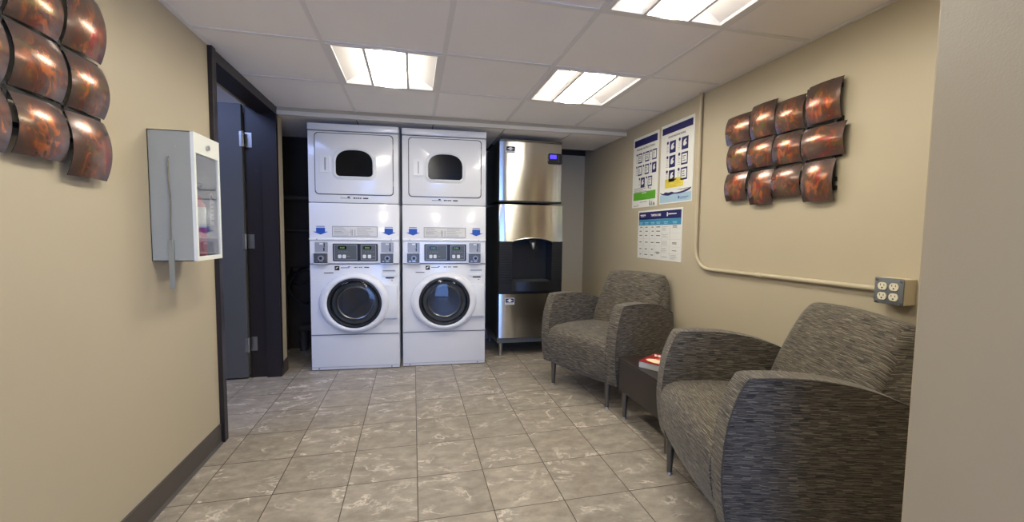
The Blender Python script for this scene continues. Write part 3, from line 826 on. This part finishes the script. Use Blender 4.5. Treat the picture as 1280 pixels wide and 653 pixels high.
def armchair(loc, rz, label):
    t = thing('armchair', label, 'armchair', loc, rz, 'grey patterned armchairs against the right wall')
    # y is depth (front = 0), profile (y, z)
    front = cr([(-.008, .175), (-.028, .28), (-.034, .40), (-.016, .56), (.028, .684)], 4, False)
    top = cr([(.036, .694), (.15, .698), (.28, .691), (.41, .667), (.52, .629), (.590, .594)], 4, False)
    prof = front + top + [(.602, .58), (.604, .50), (.600, .22), (.590, .178)]
    for s in (-1, 1):
        bm = B(); prism(bm, prof, 0, s * .285, s * .362, 0, .009, 3)
        a = obj('arm', bm, FABRIC, t, 50); box_uv(a)
        # welt along the outer edge
        bm = B(); tube(bm, [(s * .3625, y, z) for y, z in [(p[0] + .004, p[1] - (.004 if p[1] > .6 else 0)) for p in front + top]], .0022, 6)
        obj('piping', bm, PIPING, a, 60)
    # seat, crowned towards the middle
    sp = cr([(.010, .168), (-.018, .22), (-.037, .32), (-.034, .395), (-.004, .438), (.08, .458), (.25, .462), (.48, .452)], 4, False) + [(.50, .40), (.50, .168)]
    bm = B(); rings = []
    for k in range(13):
        s = -1 + 2 * k / 12; x = s * .284; puff = (1 - s * s)
        ring = []
        for (y, z) in sp:
            zz = z + .018 * puff * max(0, (z - .3) / .16); yy = y - (.014 * puff if y < .04 else 0)
            ring.append((x, yy, zz))
        rings.append(ring)
    loops(bm, rings, cap0=True, cap1=True)
    o = obj('seat', bm, FABRIC, t, 60); box_uv(o)
    # back rest
    bm = B(); rings = []
    for k in range(25):
        s = -1 + 2 * k / 24
        e = max(0, (abs(s) - .88) / .12)
        top_z = .868 - .016 * s * s - .030 * (1 - math.sqrt(max(0, 1 - e * e)))
        ring = []
        pf = cr([(.44, .42), (.452, .50), (.495, .63), (.560, .78), (.600, .845), (.632, .868), (.655, .858), (.666, .80), (.664, .60), (.648, .30)], 3, False) + [(.60, .27), (.46, .30)]
        for (y, z) in pf:
            f = (z - .27) / (.868 - .27)
            zz = .27 + f * (top_z - .27)
            hw = .290 - .022 * max(0, f) ** 2.5
            yf = y
            if y < .64 and z > .40: yf = y - .014 * (1 - s * s) + .012 * e * e
            ring.append((s * hw, yf, zz))
        rings.append(ring)
    loops(bm, rings, cap0=True, cap1=True)
    o = obj('backrest', bm, FABRIC, t, 60); box_uv(o)
    # legs
    for x, y in ((-.268, .012), (.268, .012), (-.268, .56), (.268, .56)):
        bm = B(); tube(bm, [(x, y, .012), (x, y + .002, .178)], [.0125, .021], 16)
        l = obj('leg', bm, LEGM, t, 40)
        bm = B(); tube(bm, [(x, y, 0), (x, y, .006), (x, y, .013)], [.013, .013, .008], 14); obj('glide', bm, CHROME, l, 40)
    return t
a1 = armchair((1.1375, 2.732, 0), math.radians(-67.3), 'grey patterned armchair in the far corner, beside the ice machine')
a2 = copy_tree(a1); a2.location = (1.118, 1.468, 0); a2.rotation_euler = (0, 0, math.radians(-106.3))
a2['label'] = 'grey patterned armchair closest to the camera, under the outlet box'

# ------------------------------------------------------------------ side table and magazine
t = thing('side_table', 'low dark brown side table standing between the two armchairs', 'table', (1.262, 1.842, 0))
bm = B(); box(bm, 0, .46, 0, .512, .180, .366); obj('apron', bm, ESPRESSO, t)
bm = B(); box(bm, -.003, .463, -.003, .515, .3665, .385, .0015, 1); obj('tabletop', bm, ESPRESSO, t)
for x, y in ((.028, .03), (.028, .482), (.43, .03), (.43, .482)):
    bm = B(); tube(bm, [(x, y, .012), (x, y, .182)], [.0125, .021], 16); l = obj('leg', bm, LEGM, t, 40)
    bm = B(); tube(bm, [(x, y, 0), (x, y, .006), (x, y, .013)], [.013, .013, .008], 14); obj('glide', bm, CHROME, l, 40)

mg = thing('magazine', 'thick red magazine lying on the dark side table', 'magazine', (1.277, 2.150, .386), math.radians(-57))
bm = B(); box(bm, 0, .27, 0, .21, 0, .036, .001, 1); obj('pages', bm, mat('page_edges', (190, 190, 188), .6), mg)
bm = B(); box(bm, -.002, .272, -.003, .212, .0362, .0376); cv = obj('cover', bm, RED, mg)
bm = B()
prism(bm, cr([(.018, .05), (.08, .022), (.20, .03), (.26, .02), (.27, .07), (.20, .09), (.12, .10), (.04, .09)], 3), 2, .0378, .0382); obj('cover_picture', bm, CREAM, cv)
bm = B(); prism(bm, cr([(.05, .10), (.10, .085), (.20, .09), (.22, .12), (.10, .135)], 3), 2, .0383, .0387); obj('cover_detail', bm, ORANGE, cv)
bm = B(); text_into(bm, 'wi', .085, 0, 0, 0, flat=Matrix.Translation((.010, .150, .0382)), bold=.002); obj('title_lettering', bm, PAPER, cv)

# ------------------------------------------------------------------ metal wall sculptures
def wall_art(label, loc, rz, tiles, rods):
    t = thing('wall_sculpture', label, 'wall art', loc, rz, None)
    for (x0, x1, z0, z1) in tiles:
        bm = B(); N = 14; g = []
        w, h = (x1 - x0) / 2, (z1 - z0) / 2; cx, cz = (x0 + x1) / 2, (z0 + z1) / 2
        for side in (0, 1):
            gg = []
            for i in range(N + 1):
                row = []
                for j in range(N + 1):
                    u, v = -1 + 2 * i / N, -1 + 2 * j / N
                    d = .010 * (1 - u * u) + .020 * (1 - v * v)
                    row.append(bm.verts.new((cx + u * w, -(d + .022) + side * .0015, cz + v * h)))
                gg.append(row)
            g.append(gg)
        uvl = bm.loops.layers.uv.new('uv')
        for side in (0, 1):
            for i in range(N):
                for j in range(N):
                    f = bm.faces.new((g[side][i][j], g[side][i + 1][j], g[side][i + 1][j + 1], g[side][i][j + 1]))
        for i in range(N):
            for a, b_ in (((i, 0), (i + 1, 0)), ((i, N), (i + 1, N)), ((0, i), (0, i + 1)), ((N, i), (N, i + 1))):
                bm.faces.new((g[0][a[0]][a[1]], g[0][b_[0]][b_[1]], g[1][b_[0]][b_[1]], g[1][a[0]][a[1]]))
        bm.faces.ensure_lookup_table()
        for f in bm.faces[N * N:]: f.material_index = 1
        for f in bm.faces:
            for l in f.loops: l[uvl].uv = ((l.vert.co.x - x0) / (2 * w), (l.vert.co.z - z0) / (2 * h))
        p = obj('curved_plate', bm, [ART, IRON_SHADE], t, 50)
        # plate back and edges are darkened to paint shadow into the gaps
    bm = B()
    for (xa, za, xb, zb) in rods:
        box(bm, min(xa, xb) - .006, max(xa, xb) + .006, -.022, -.010, min(za, zb) - .006, max(za, zb) + .006)
        for (x, z) in ((xa, za), (xb, zb)): box(bm, x - .01, x + .01, -.012, 0, z - .01, z + .01)
    obj('iron_frame', bm, IRON_SHADE, t)
    return t
# right wall: x = 2.216 - y
raw = [[(2.216, 2.033, 1.699, 1.86), (2.027, 1.861, 1.697, 1.879), (1.856, 1.695, 1.69, 1.852), (1.681, 1.514, 1.69, 1.873)],
       [(2.196, 2.042, 1.535, 1.693), (2.034, 1.868, 1.534, 1.688), (1.864, 1.701, 1.526, 1.68), (1.696, 1.489, 1.525, 1.672)],
       [(2.205, 2.038, 1.364, 1.526), (2.018, 1.863, 1.331, 1.514), (1.863, 1.695, 1.359, 1.51), (1.684, 1.527, 1.323, 1.512)]]
tiles = [(2.216 - a, 2.216 - b_, c - 1.32, d - 1.32) for r in raw for a, b_, c, d in r]
wall_art('bronze wall sculpture of twelve curved metal plates on the right wall above the armchair', (RX, 2.216, 1.32), -PI / 2, tiles,
         [(.186, .07, .186, .52), (.357, .07, .357, .52), (.528, .06, .528, .54), (.672, .06, .672, .52), (.04, .21, .685, .21), (.04, .37, .685, .37), (.04, .10, .67, .10)])
# left wall: x = y - 1.0
rawl = [[(1.18, 1.335, 1.68, 1.835), (1.35, 1.515, 1.69, 1.85), (1.53, 1.69, 1.692, 1.885)],
        [(1.17, 1.335, 1.515, 1.675), (1.35, 1.518, 1.517, 1.68), (1.533, 1.692, 1.515, 1.678)],
        [(1.17, 1.33, 1.34, 1.50), (1.35, 1.512, 1.345, 1.502), (1.525, 1.69, 1.312, 1.502)]]
tiles = [(a - 1.0, b_ - 1.0, c - 1.32, d - 1.32) for r in rawl for a, b_, c, d in r]
wall_art('large bronze wall sculpture of curved metal plates on the left wall beside the glass-fronted cabinet', (LX, 1.0, 1.32), PI / 2, tiles,
         [(.342, .06, .342, .5), (.522, .06, .522, .5), (.18, .188, .67, .188), (.18, .360, .67, .360), (.18, .10, .66, .10)])

# ------------------------------------------------------------------ extinguisher cabinet on the left wall
CY0, CY1, CZ0, CZ1 = 1.962, 2.192, 1.025, 1.55
GREYBOX = noisy('grey_powder_coat', (164, 165, 155), .4, .02, 5)
WBOX = mat('white_powder_coat', (232, 234, 226), .35)
t = thing('extinguisher_cabinet', 'pale grey cabinet with glass front hung on the left wall', 'cabinet', (LX, CY0, CZ0), PI / 2)
W_, H_, D_ = CY1 - CY0, CZ1 - CZ0, .148
bm = B()
for a in ((0, .003, 0, H_), (W_ - .003, W_, 0, H_)): box(bm, a[0], a[1], -D_, 0, a[2], a[3])
box(bm, 0, W_, -D_, 0, 0, .003); box(bm, 0, W_, -D_, 0, H_ - .003, H_); box(bm, 0, W_, -.003, 0, 0, H_)
obj('cabinet_box', bm, GREYBOX, t)
bm = B(); frame_ring(bm, [(0, 0), (W_, 0), (W_, H_), (0, H_)], [(.016, .018), (W_ - .014, .018), (W_ - .014, H_ - .082), (.016, H_ - .082)], -D_ - .012, -D_); dr = obj('cabinet_door', bm, WBOX, t)
bm = B(); box(bm, .016, W_ - .014, -D_ - .006, -D_ - .003, .018, H_ - .082); obj('glass_pane', bm, PANE, dr)
bm = B(); tube(bm, [(W_ / 2, -D_ - .010, H_ - .045), (W_ / 2, -D_ - .020, H_ - .045)], .011, 16); obj('lock', bm, CHROME, dr, 40)
bm = B()
box(bm, -.0015, .001, -.098, -.094, H_ - .066, H_ - .062)
pts = []
for k in range(60):
    u = k / 59; tube(bm, [(-.004 - .0008, -.072 + .002 * math.sin(u * 9), H_ - .105 - .335 * u - .0016), (-.004, -.072 + .002 * math.sin(u * 9), H_ - .105 - .335 * u + .0016)], .0036, 6)
tube(bm, [(-.004, -.072, H_ - .105), (-.004, -.071, H_ - .27), (-.004, -.072, H_ - .44)], .0009, 5)
tag(obj('chain_holder', bm, CHROME, t), '', '') if False else obj('bead_chain', bm, CHROME, t)
bm = B(); box(bm, -.006, -.002, -.080, -.060, -.112, .088, .001, 1); tube(bm, [(-.008, -.070, .078), (0, -.070, .078)], .004, 8)
obj('breaker_bar', bm, mat('breaker_bar_metal', (168, 170, 160), .35, .7), t)
# extinguisher hanging inside
t = thing('fire_extinguisher', 'small red fire extinguisher behind the glass of the wall cabinet', 'fire extinguisher', (LX + .078, CY0 + .165, CZ0 + .004))
bm = B(); tube(bm, [(0, 0, 0), (0, 0, .012), (0, 0, .235), (0, 0, .262), (0, 0, .280)], [.040, .045, .045, .030, .014], 24); obj('cylinder', bm, REDM, t, 40)
bm = B(); tube(bm, [(0, 0, .278), (0, 0, .31)], .016, 14); box(bm, -.01, .01, -.012, .06, .31, .318); box(bm, -.01, .01, -.012, .07, .33, .337); box(bm, -.008, .008, -.012, .004, .31, .337); obj('valve', bm, BLACKP, t)
bm = B(); tube(bm, cr([(0, .016, .30), (.01, .06, .33), (.02, .10, .28), (.02, .10, .15), (.015, .085, .08)], 6, False), .006, 8); obj('hose', bm, BLACKP, t, 40)
bm = B(); loops(bm, [[(.0455 * math.cos(a), .0455 * math.sin(a), z) for a in [2 * PI * k / 24 for k in range(24)]] for z in (.135, .225)]); obj('label_band', bm, PAPER, t)
bm = B(); prism(bm, [(.03, .150), (.07, .146), (.072, .27), (.045, .292), (.032, .286)], 0, .052, .0528); tg_ = obj('inspection_tag', bm, PAPER, t)
bm = B(); prism(bm, [(.034, .268), (.070, .255), (.070, .262), (.046, .284), (.034, .278)], 0, .0529, .0533)
for k in range(5): box(bm, .0529, .0533, .038, .064, .165 + k * .018, .170 + k * .018)
obj('tag_print', bm, RED, tg_)

# ------------------------------------------------------------------ conduit and outlet box
t = thing('conduit', 'painted pipe running down from ceiling and across to the outlet box', 'conduit', (RX, 2.485, 0))
xo = -.0148
pts = [(xo, 0, CZ), (xo, -.005, 1.07)]
R_ = .135
for k in range(1, 10):
    a = PI / 2 * k / 9; pts.append((xo, -.005 - R_ * (1 - math.cos(a)), 1.07 - R_ * math.sin(a)))
pts.append((xo, 1.302 - 2.485, .942))
bm = B(); tube(bm, pts, .0115, 14); obj('pipe', bm, CONDUIT, t, 60)
bm = B(); tube(bm, [(xo, -.002, 1.612), (xo, -.002, 1.648)], .0145, 14); obj('coupling', bm, CONDUIT, t, 40)
bm = B(); tube(bm, [(xo, 1.915 - 2.485, .936), (xo, 1.95 - 2.485, .936)], .0145, 14); obj('coupling', bm, CONDUIT, t, 40)
bm = B(); tube(bm, [(xo, 1.300 - 2.485, .942), (xo, 1.33 - 2.485, .942)], .015, 14); obj('connector', bm, CONDUIT, t, 40)
bm = B(); tube(bm, [(xo, 0, CZ - .03), (xo, 0, CZ - .008)], .0145, 14); obj('coupling', bm, CONDUIT, t, 40)

t = thing('outlet_box', 'grey four-socket electrical outlet box on the right wall', 'power outlet', (RX, 1.299, .892), -PI / 2)
bm = B(); box(bm, 0, .102, -.062, 0, 0, .102, .002, 1); obj('back_box', bm, mat('box_beige', (216, 204, 176), .45), t)
bm = B(); box(bm, -.001, .103, -.068, -.062, -.001, .103, .004, 2); fp = obj('face_plate', bm, mat('slate_plate', (112, 115, 118), .4, .1), t, 30)
for x in (.030, .071):
    for z in (.030, .070):
        bm = B()
        prism(bm, [(x + .0165 * math.cos(a), z + min(.0145, max(-.0145, .0165 * math.sin(a)))) for a in [2 * PI * k / 24 for k in range(24)]], 1, -.0715, -.066)
        so = obj('socket', bm, IVORY, fp)
        bm = B()
        box(bm, x - .0075, x - .0055, -.0722, -.071, z + .001, z + .009); box(bm, x + .0055, x + .0075, -.0722, -.071, z + .001, z + .008)
        tube(bm, [(x, -.0722, z - .007), (x, -.071, z - .007)], .003, 8); obj('socket_slots', bm, INK, so)
for x in (.008, .094):
    for z in (.008, .094):
        bm = B(); tube(bm, [(x, -.070, z), (x, -.067, z)], .005, 10); obj('screw', bm, CHROME, fp)
for z in (.030, .070): pass

# ------------------------------------------------------------------ posters on the right wall
def poster(label, y0, y1, z0, z1, group=None):
    t = thing('instruction_poster', label, 'poster', (RX, y0, z0), -PI / 2, group)
    w, h = y0 - y1, z1 - z0
    bm = B(); box(bm, 0, w, -.004, 0, 0, h); obj('sheet', bm, PAPER, t)
    return t, w, h
Y = -.0045
def flat(bm, x0, x1, z0, z1, l=0): return box(bm, x0, x1, Y - .0004 * (l + 1), Y + .0008, z0, z1)
def picture(t, x, z, w, h, dark, rnd, num=True):
    bm = B(); flat(bm, x, x + w, z, z + h); p = obj('step_picture', bm, NAVY, t)
    bm = B()
    if dark:
        prism(bm, cr([(x + w * .25, z + h * .35), (x + w * .5, z + h * .28), (x + w * .8, z + h * .45), (x + w * .6, z + h * .6), (x + w * .75, z + h * .8), (x + w * .35, z + h * .72)], 3), 1, Y - .0012, Y - .0004)
    else:
        flat(bm, x + w * .12, x + w * .88, z + h * .14, z + h * .86, 1)
    q = obj('drawing', bm, PAPER, p)
    bm = B()
    if not dark:
        for k in range(3): flat(bm, x + w * .25, x + w * rnd.uniform(.5, .78), z + h * (.28 + .18 * k), z + h * (.36 + .18 * k), 3)
        obj('drawing_detail', bm, GINK, q)
    else: bm.free()
    bm = B(); r = w * .16
    prism(bm, [(x - w * .34 + r * math.cos(a), z + h * .92 + r * math.sin(a)) for a in [PI / 6 * k for k in range(12)]], 1, Y - .0008, Y + .0008)
    obj('step_number', bm, NAVY, t)
    bm = B()
    for k in range(5): flat(bm, x - w * .52, x - w * .52 + w * rnd.uniform(.2, .38), z + h * (.08 + .15 * k), z + h * (.11 + .15 * k))
    obj('step_caption', bm, GINK, t)
rnd = random.Random(5)
t, w, h = poster('tall instruction poster with a green panel, the left one of the pair', 3.372, 2.985, 1.388, 1.985)
bm = B(); flat(bm, .02, w - .02, h - .078, h - .022); obj('header_band', bm, NAVY, t)
bm = B(); text_into(bm, 'WASHER INSTRUCTIONS', .022, w / 2, Y - .0004, h - .112, 'CENTER', w * .72); obj('title', bm, INK, t)
for r_, row in enumerate(((1, 0, 0), (0, 0, 1))):
    for c in range(3): picture(t, .085 + c * .108, h - .222 - r_ * .104, .062, .082, r_ == 1 and c == 2, rnd)
picture(t, .135, h - .430, .062, .082, True, rnd); picture(t, .245, h - .430, .062, .082, False, rnd)
bm = B()
for k in range(4): flat(bm, .03, .03 + rnd.uniform(.14, .2), .134 + k * .010, .137 + k * .010)
flat(bm, .25, .266, .150, .165); flat(bm, .28, .292, .142, .155)
obj('notice_text', bm, GINK, t)
bm = B(); flat(bm, .024, w - .024, .068 - .006, .126 + .004); gp = obj('green_panel', bm, GREEN, t)
bm = B(); flat(bm, .16, .23, .116, .122, 2); obj('panel_heading', bm, PAPER, gp)
for k, (x, m_) in enumerate(((.29, NAVY), (.318, GREEN), (.346, NAVY))):
    bm = B(); prism(bm, cr([(x - .006, .008), (x + .006, .008), (x + .002, .030), (x - .010 + .003 * k, .058 - .012 * k), (x - .008, .030)], 3), 1, Y - .0008, Y + .0008); obj('leaf_mark', bm, m_, t)
bm = B(); flat(bm, .03, .10, .012, .016); flat(bm, .13, .24, .042, .046); flat(bm, .098, .104, .016, .028); obj('footer_text', bm, GINK, t)

t, w, h = poster('tall instruction poster with a yellow panel, the right one of the pair', 2.952, 2.556, 1.394, 1.992)
bm = B(); flat(bm, .016, w - .016, h - .072, h - .022); obj('header_band', bm, NAVY, t)
bm = B(); text_into(bm, 'DRYER INSTRUCTIONS', .020, w / 2, Y - .0004, h - .108, 'CENTER', w * .52); obj('title', bm, INK, t)
for r_ in range(3):
    for c in range(2): picture(t, .115 + c * .145, h - .222 - r_ * .108, .074, .088, (c == 0) or r_ == 0, rnd)
bm = B(); flat(bm, .07, .292, .116, .186); yp = obj('yellow_panel', bm, YELLOW, t)
bm = B(); text_into(bm, 'CAUTION', .012, .18, Y - .0012, .170, 'CENTER', .06, bold=.0006); obj('panel_heading', bm, INK, yp)
bm = B()
for k in range(5): flat(bm, .09, .09 + rnd.uniform(.12, .18), .124 + k * .009, .1255 + k * .009, 2)
obj('panel_text', bm, mat('ochre_ink', (176, 156, 60), .5), yp)
bm = B(); flat(bm, .008, w - .010, .010, .070); wp = obj('water_picture', bm, PALEBLUE, t)
bm = B(); prism(bm, cr([(.01, .088), (.05, .078), (.08, .088), (.12, .082), (.16, .086), (.20, .076), (.28, .080), (.34, .090), (.38, .100), (.375, .088), (.33, .074), (.26, .066), (.18, .068), (.12, .060), (.07, .066), (.03, .074)], 3), 1, Y - .0012, Y + .0008)
obj('splash', bm, NAVY, wp)
bm = B(); flat(bm, .24, .36, .036, .040, 1); flat(bm, .24, .252, .028, .048, 1); flat(bm, .26, .34, .026, .029, 1); obj('water_lettering', bm, BLUE, wp)
bm = B(); flat(bm, .23, .36, .096, .099); flat(bm, .26, .36, .089, .092); obj('footer_text', bm, GINK, t)

t, w, h = poster('wide wall chart with a blue heading and table, below the tall posters', 3.258, 2.652, .959, 1.358)
t.name = 'wall_chart'
bm = B(); flat(bm, .014, w - .014, h - .076, h - .014); hb = obj('header_band', bm, NAVY, t)
bm = B()
text_into(bm, 'TEMPERATURE', .024, w * .44, Y - .0012, h - .052, 'CENTER', .14, bold=.0008)
flat(bm, .035, .110, h - .042, h - .034, 2); flat(bm, .045, .095, h - .052, h - .046, 2); prism(bm, [(.108, h - .030), (.118, h - .040), (.106, h - .052)], 1, Y - .0012, Y)
flat(bm, w - .190, w - .178, h - .058, h - .028, 2); flat(bm, w - .172, w - .07, h - .046, h - .038, 2)
obj('header_lettering', bm, PAPER, hb)
bm = B(); flat(bm, .014, w - .014, h - .124, h - .077); sb = obj('column_heading_band', bm, TEAL, t)
cols = [.05, .135, .225, .305, .405, .52]
bm = B()
for c in cols: flat(bm, c - .028, c + .028, h - .104, h - .099, 2); flat(bm, c - .022, c + .022, h - .114, h - .110, 2)
obj('column_headings', bm, mat('pale_cyan_ink', (160, 214, 232), .5), sb)
bm = B()
for k, z in enumerate((.245, .212, .165, .108, .056)): flat(bm, .014, w - .014, z, z + .0012)
for c in (.09, .18, .265, .352, .462): flat(bm, c, c + .0012, .014, h - .124)
obj('table_rules', bm, mat('rule_grey', (190, 192, 192), .5), t)
bm = B()
for z in (.260, .227, .192, .136, .080, .034):
    for c in cols[:3]: flat(bm, c - rnd.uniform(.010, .022), c + rnd.uniform(.010, .022), z - .003, z + .003)
    if z > .1: flat(bm, cols[3] - .026, cols[3] + .026, z - .003, z + .003)
flat(bm, cols[3] - .028, cols[3] + .028, .058, .063); flat(bm, cols[3] - .020, cols[3] + .020, .047, .052)
for z in (.256, .266, .132, .140, .080): flat(bm, cols[5] - .026, cols[5] + .026, z - .002, z + .002)
obj('table_text', bm, INK, t)
bm = B()
for z0_, n_ in ((.232, 4), (.180, 3), (.120, 4), (.066, 4), (.022, 2)):
    for k in range(n_): flat(bm, cols[4] - .045, cols[4] + rnd.uniform(-.01, .04), z0_ + k * .0095, z0_ + k * .0095 + .0018)
for k in range(4): flat(bm, cols[5] - .045, cols[5] + rnd.uniform(0, .04), .018 + k * .009, .0198 + k * .009)
obj('small_print', bm, GINK, t)

# ------------------------------------------------------------------ lights
def area(name, loc, rot, sx, sy, col, power):
    l = bpy.data.lights.new(name, 'AREA'); l.shape = 'RECTANGLE'; l.size = sx; l.size_y = sy
    l.color = col; l.energy = power
    o = bpy.data.objects.new(name, l); COL.objects.link(o); o.location = loc; o.rotation_euler = rot
    return o
area('daylight_entrance', (-.25, YR - .005, 1.0), (PI / 2, 0, 0), 1.05, 1.85, (.19, .39, 1.0), 26)   # faces +y into the room
area('side_room_light', (-2.0, 2.2, 2.45), (0, 0, 0), .9, .9, (.38, .50, 1.0), 15)

w = bpy.data.worlds.new('world'); scene.world = w; w.use_nodes = True
w.node_tree.nodes['Background'].inputs[0].default_value = (.6, .75, 1, 1); w.node_tree.nodes['Background'].inputs[1].default_value = .3

# ------------------------------------------------------------------ camera
f, yaw, pitch, roll, ch_ = 521.916, .233253, -.065302, .0113978, 1.15253
cy_, sy_ = math.cos(yaw), math.sin(yaw); cp_, sp_ = math.cos(pitch), math.sin(pitch)
fw = Vector((sy_ * cp_, cy_ * cp_, sp_)); rt = Vector((cy_, -sy_, 0)); up = rt.cross(fw)
r2 = rt * math.cos(roll) + up * math.sin(roll); u2 = -rt * math.sin(roll) + up * math.cos(roll)
cam = bpy.data.cameras.new('camera'); co = bpy.data.objects.new('camera', cam); COL.objects.link(co)
M = Matrix((r2, u2, -fw)).transposed().to_4x4(); M.translation = Vector((0, 0, ch_)); co.matrix_world = M
cam.sensor_width = 36; cam.lens = f / 1280 * 36; cam.clip_start = .02
scene.camera = co
vs = scene.view_settings; vs.view_transform = 'Standard'; vs.look = 'None'; vs.gamma = 1; vs.exposure = 1.16
vs.use_curve_mapping = False
